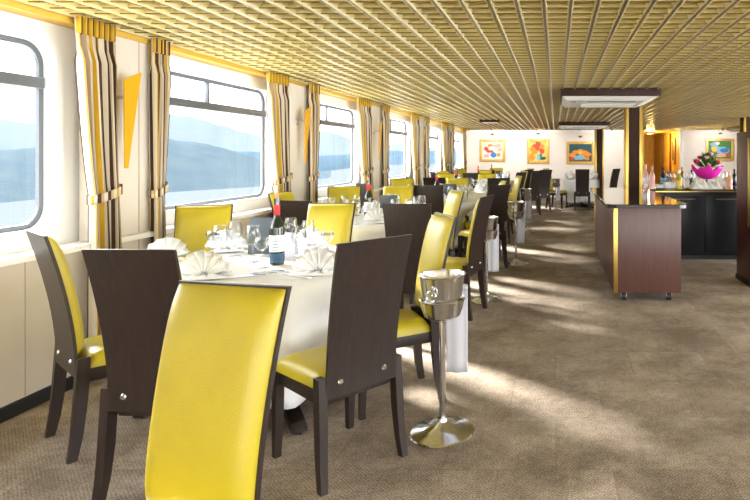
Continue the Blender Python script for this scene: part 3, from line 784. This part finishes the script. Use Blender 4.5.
# ------------------------------------------------------------------ columns, ceiling units
def column(x, y, w_, label):
    r = empty('column', (x, y, 0)); r['kind'] = 'structure'; tag(r, label)
    MB().span((-w_/2, -w_/2, 0), (w_/2, w_/2, CEIL), 'darkwood', .004).build('column_shaft', parent=r)
    for s in (-1, 1):
        for q in (-1, 1): MB().span((s*w_/2-.024, q*w_/2-.018, 0), (s*w_/2+.024, q*w_/2+.018, CEIL), 'brass', .004).build('corner_strip', parent=r)
    return r
column(1.13, 8.36, .20, 'dark wood column with brass edges behind the bar trolley')
column(1.24, 16.4, .21, 'far dark wood column with brass edges')
column(4.16, 12.3, .26, 'brass edged column at the right behind the tall cabinet')
def aircon(x0, x1, y0, y1, label):
    r = empty('ceiling_air_conditioner', ((x0+x1)/2, (y0+y1)/2, CEIL)); tag(r, label, 'air conditioner')
    a, b = (x1-x0)/2, (y1-y0)/2
    MB().span((-a, -b, -.10), (a, b, .0), 'darkwood', .004).build('wooden_surround', parent=r)
    m = MB(); mi = m.mi('acwhite')
    A = [m.bm.verts.new(p) for p in ((-a+.02, -b+.02, -.10), (a-.02, -b+.02, -.10), (a-.02, b-.02, -.10), (-a+.02, b-.02, -.10))]
    B = [m.bm.verts.new(p) for p in ((-a+.07, -b+.10, -.145), (a-.16, -b+.10, -.145), (a-.16, b-.1, -.145), (-a+.07, b-.1, -.145))]
    m.face(A, mi); m.face(B, mi)
    for k in range(4): m.face([A[k], A[(k+1) % 4], B[(k+1) % 4], B[k]], mi)
    m.build('white_cover', parent=r, smooth=0)
    m = MB(); m.span((-a*.45, -b+.18, -.150), (a*.55, -b+.26, -.144), 'acgrey'); m.build('air_slot', parent=r, smooth=0)
    m = MB(); m.span((-a*.55, -b+.45, -.149), (a*.6, b-.25, -.144), 'acgrey')
    for k in range(14): m.span((-a*.55, -b+.47+k*(2*b-.74)/14, -.152), (a*.6, -b+.485+k*(2*b-.74)/14, -.148), 'acwhite')
    m.build('intake_grille', parent=r, smooth=0)
    m = MB().lathe([(0, -.155), (.03, -.153), (.036, -.144)], 'acgrey', 14); o = m.build('sensor', parent=r); o.location = (-a+.16, -b+.25, 0)
    return r
aircon(.06, 1.28, 6.95, 8.22, 'large white air conditioner in a dark wood surround on the gold ceiling above the trolley')
aircon(.06, 1.32, 13.9, 15.05, 'farther white air conditioner in a dark wood surround on the ceiling by the far column')
aircon(5.0, 6.1, 15.6, 16.7, 'air conditioner in dark wood surround above the bouquet at the right')
vt = empty('ceiling_vent', (-1.55, 13.4, CEIL)); tag(vt, 'small brown framed vent on the ceiling near the far windows', 'vent')
MB().span((-.22, -.25, -.06), (.22, .25, 0), 'darkwood', .006).build('vent_frame', parent=vt); MB().span((-.17, -.2, -.066), (.17, .2, -.055), 'acwhite').build('vent_grille', parent=vt)
for k, (x, y) in enumerate(((1.7, 17.4), (5.1, 17.4), (-.6, 17.4), (-2.0, 17.4))):
    o = MB().lathe([(0, 0), (.045, 0), (.05, -.04), (.035, -.07), (0, -.07)], 'steel', 14).build('ceiling_spotlight', loc=(x, y, CEIL-.005))
    tag(o, 'small steel spotlight on the ceiling '+['before the wall right of the far column', 'above the landscape painting', 'before the middle painting of the far wall', 'before the pink flower painting by the windows'][k], 'spotlight')
    sl = bpy.data.lights.new('spot', 'SPOT'); so = bpy.data.objects.new('spotlight_beam', sl); COL.objects.link(so)
    sl.energy = 11; sl.spot_size = 2.2; sl.spot_blend = .8; sl.color = (1, .95, .88); sl.shadow_soft_size = .05; so.location = (x, y, CEIL-.10); so.rotation_euler = (math.radians(62), 0, 0)

# ------------------------------------------------------------------ bar trolley, bar counter, cabinet
r = empty('bar_trolley', (.86, 6.65, 0)); tag(r, 'long reddish brown bar trolley with black glossy top on castors', 'trolley')
hx, hy = .315, 1.30
MB().span((-hx, -hy, .085), (hx, hy, .885), 'mahogany', .004).build('trolley_body', parent=r)
m = MB(); mi = m.mi('granite'); P = rrect(-hx-.075, hx+.06, -hy-.075, hy+.06, .10, 6)
A = [m.bm.verts.new((p[0], p[1], .885)) for p in P]; A2 = [m.bm.verts.new((p[0], p[1], .915)) for p in P]; B = [m.bm.verts.new((p[0]*.99, p[1]*.997, .922)) for p in P]
for U, W in ((A, A2), (A2, B)):
    for k in range(len(P)): m.face([U[k], U[(k+1) % len(P)], W[(k+1) % len(P)], W[k]], mi)
m.face(A[::-1], mi); m.face(B, mi); m.build('worktop', parent=r)
for s, q in ((-1, -1), (-1, 1)):
    MB().span((s*hx-.006, q*hy-.006, .085), (s*hx+.034, q*hy+.006*q+.006, .885), 'brass', .002).build('edge_strip', parent=r)
for sx, sy in ((-1, -1), (1, -1), (-1, 1), (1, 1)):
    m = MB(); cxx, cyy = sx*(hx-.10), sy*(hy-.08)
    m.tube([(cxx-.018, cyy, .040), (cxx+.018, cyy, .040)], .040, 'rubber', 20); m.tube([(cxx-.019, cyy, .040), (cxx+.019, cyy, .040)], .016, 'brushed', 12)
    m.box((cxx, cyy+.01, .084), (.05, .06, .008), 'brushed', .003)
    m.box((cxx-.024, cyy, .055), (.005, .03, .045), 'brushed'); m.box((cxx+.024, cyy, .055), (.005, .03, .045), 'brushed')
    m.build('castor', parent=r)
r = empty('bar_counter', (1.9, 7.5, 0)); tag(r, 'black bar counter with glossy dark top under the bouquet', 'bar counter')
CX0, CX1, CD = -.55, 1.9, 1.25
MB().span((CX0, 0, .06), (CX1, CD, .885), 'bar', .003).build('counter_body', parent=r)
MB().span((CX0+.03, .05, 0), (CX1, CD-.05, .06), 'black').build('plinth', parent=r)
MB().span((CX0-.05, -.05, .885), (CX1, CD+.05, .92), 'granite', .006).build('counter_top', parent=r)
MB().span((CX0-.052, -.054, .895), (CX1, -.048, .908), 'brass').build('top_edge_strip', parent=r)
for k, xx in enumerate((CX0+.03, CX0+.62, CX0+1.21, CX0+1.80)):
    d = MB().span((xx, -.018, .10), (min(xx+.56, CX1), .0, .85), 'bar', .003).build('counter_door', parent=r)
    MB().tube([(xx+.12, -.035, .80), (min(xx+.44, CX1-.1), -.035, .80)], .006, 'brushed', 8).build('handle', parent=d)
r = empty('tall_cabinet', (2.56, 6.18, 0)); tag(r, 'tall reddish wooden cabinet with brass strips at the right edge', 'cabinet')
MB().span((-.53, -.23, 0), (.53, .23, 1.63), 'mahogany', .004).build('cabinet_body', parent=r)
MB().span((-.54, -.24, .0), (.54, .24, .05), 'black').build('plinth', parent=r)
MB().span((-.535, -.20, .62), (-.528, -.15, 1.56), 'brass', .002).build('brass_strip', parent=r)
for xx in (-.47, .2): MB().span((xx, -.237, .62), (xx+.035, -.228, 1.55), 'brass', .002).build('brass_strip', parent=r)

# things on the counter
CZ = .921
def cpt(px, Y): return ((px-VX)*Y/F, Y, CZ)
def lathe_bottle(name, px, Y, h, rad, m, cap, label, labelband=None):
    r = empty(name, cpt(px, Y)); tag(r, label, 'bottle')
    MB().lathe([(0, 0), (rad*.9, 0), (rad, .006), (rad, h*.58), (rad*.8, h*.66), (rad*.36, h*.78), (rad*.34, h*.96), (rad*.4, h*.965), (rad*.4, h), (0, h)], m, 20).build('bottle_body', parent=r)
    MB().lathe([(rad*.43, h*.82), (rad*.45, h*.84), (rad*.45, h*1.005), (0, h*1.01)], cap, 14).build('bottle_cap', parent=r)
    if labelband: MB().lathe([(rad*1.015, h*.18), (rad*1.015, h*.45)], labelband, 20).build('label', parent=r)
lathe_bottle('rose_bottle', 645.5, 7.75, .33, .040, 'rose', 'p_pink', 'pink rose wine bottle at the left end of the counter', 'label')
lathe_bottle('rose_bottle', 652, 7.65, .31, .040, 'rose', 'p_pink', 'second pink rose wine bottle, right of the first at the counter end', 'p_pink')
lathe_bottle('navy_bottle', 663, 8.3, .27, .040, 'navy', 'black', 'dark blue-black bottle with pale label on the counter', 'p_sky')
lathe_bottle('olive_bottle', 679, 7.65, .26, .042, 'olive', 'white', 'yellow-green bottle standing at the front of the counter', 'p_yellow')
lathe_bottle('liqueur_bottle', 682, 8.4, .28, .038, 'liqueur', 'p_yellow', 'amber bottle with yellow cap behind the yellow-green bottle', 'label')
lathe_bottle('dark_bottle', 691.5, 8.5, .24, .034, 'bottle', 'black', 'slim dark bottle left of the pink bouquet')
lathe_bottle('peach_bottle', 729, 7.6, .24, .044, 'peach', 'p_pink', 'peach coloured bottle on the counter beside the tall cabinet', 'p_pink')
lathe_bottle('dark_bottle', 734.5, 8.45, .25, .034, 'navy', 'black', 'dark bottle behind the peach bottle near the cabinet')
lathe_bottle('dark_bottle', 668, 8.5, .22, .034, 'bottle', 'red', 'small dark bottle with red cap between navy and amber bottles')
for px, Y in ((669, 8.15), (673, 8.25), (676, 8.05), (686, 8.2), (690, 8.1), (692.5, 8.0), (699, 8.62), (704, 8.65), (711, 8.66), (717, 8.6), (725, 7.95), (726, 8.4)):
    g_ = WG.place(cpt(px, Y), 0, 'stemmed glass standing among the bottles on the bar counter', 'glasses on the bar counter')
pw = empty('plate_stack', cpt(671.3, 7.80)); tag(pw, 'white stacked plates on the counter left of the yellow-green bottle', 'plates')
MB().lathe([(0, 0), (.07, 0), (.105, .012), (.105, .085), (.10, .09), (.06, .08), (0, .08)], 'napkin', 28).build('stacked_plates', parent=pw)
for px, Y, d, lb in ((661.5, 7.95, (.16, .20, .05), 'folded white cloth lying at the left of the bar counter'),):
    tag(MB().box((0, 0, d[2]/2), d, 'napkin', .012).build('folded_cloth', loc=cpt(px, Y)), lb, 'cloth')
m = MB(); rnd = random.Random(3)
def cl(u, v):
    a = (u-.5)*.42; b = (v-.5)*.36; e = min(1, 8*min(u, 1-u))*min(1, 5*min(v, 1-v))
    return (a, b, .004+e*(.075+.02*math.sin(u*31+v*9)+.016*math.sin(u*14-v*20)))
m.grid(cl, 40, 14, 'napkin'); tag(solid(m.build('crumpled_cloth', smooth=80, loc=cpt(705, 7.78)), .003), 'long rumpled white cloth spread on the counter below the bouquet', 'cloth')
# bouquet
bx = cpt(707, 8.25); r = empty('vase', bx); tag(r, 'small clear vase holding the pink wrapped bouquet', 'vase')
MB().lathe([(0, 0), (.05, 0), (.045, .02), (.04, .10), (.055, .17), (.053, .17), (.037, .10), (.04, .02), (0, .012)], 'glass', 20).build('vase_body', parent=r)
r = empty('bouquet', (bx[0], bx[1], CZ+.02)); tag(r, 'bouquet of red flowers and leaves in magenta paper on the bar counter', 'bouquet')
m = MB()
def wrap(u, v):
    a = 2*PI*u; f = .55*math.sin(6*a)+.45*math.sin(11*a+1)
    rr = (.025+.205*v**.65)*(1+.12*f*v); return (rr*math.cos(a), rr*math.sin(a), .09+.17*v**1.4+.045*f*v*v)
m.grid(wrap, 72, 10, 'pink', closeu=True)
solid(m.build('wrapping_paper', parent=r, smooth=50), .003)
MB().tube([(0, 0, 0), (.0, 0, .2)], .022, 'leaf', 8).build('stems', parent=r)
m = MB(); mi = m.mi('leaf'); rnd = random.Random(5)
for k in range(90):
    a = rnd.uniform(0, 2*PI); el = rnd.uniform(.25, 1.45); L = rnd.uniform(.14, .25); d = Vector((math.cos(a)*math.cos(el), math.sin(a)*math.cos(el), math.sin(el)))
    n = d.cross(Vector((0, 0, 1))).normalized()*rnd.uniform(.016, .03); p0 = Vector((0, 0, .23))+d*.05; tip = p0+d*L; mid = p0+d*L*.5+Vector((0, 0, .012))
    v = [m.bm.verts.new(q) for q in (p0, mid-n, tip, mid+n)]; v2 = m.bm.verts.new(mid+Vector((0, 0, -.012)))
    m.face([v[0], v[1], v2], mi); m.face([v[1], v[2], v2], mi); m.face([v[2], v[3], v2], mi); m.face([v[3], v[0], v2], mi)
m.build('foliage', parent=r, smooth=0, recalc=False)
for (dx, dy, dz, R_, mt) in ((-.16, -.05, .34, .045, 'flowerred'), (.14, -.06, .33, .042, 'flowerred'), (-.03, -.08, .40, .035, 'flowerpink'), (.06, .0, .45, .034, 'flowerpink'), (-.10, .02, .40, .036, 'flowerred'), (.0, -.12, .30, .034, 'flowerpink'), (.09, .05, .38, .036, 'flowerred')):
    m = MB(); m.lathe([(0, -R_*.8), (R_*.7, -R_*.4), (R_, R_*.2), (R_*.8, R_*.7), (R_*.5, R_*.5), (R_*.4, R_*.8), (0, R_*.6)], mt, 20, wob=lambda a, z: 1+.14*math.sin(5*a+z*40)); o = m.build('flower', parent=r, smooth=60); o.location = (dx, dy, dz)
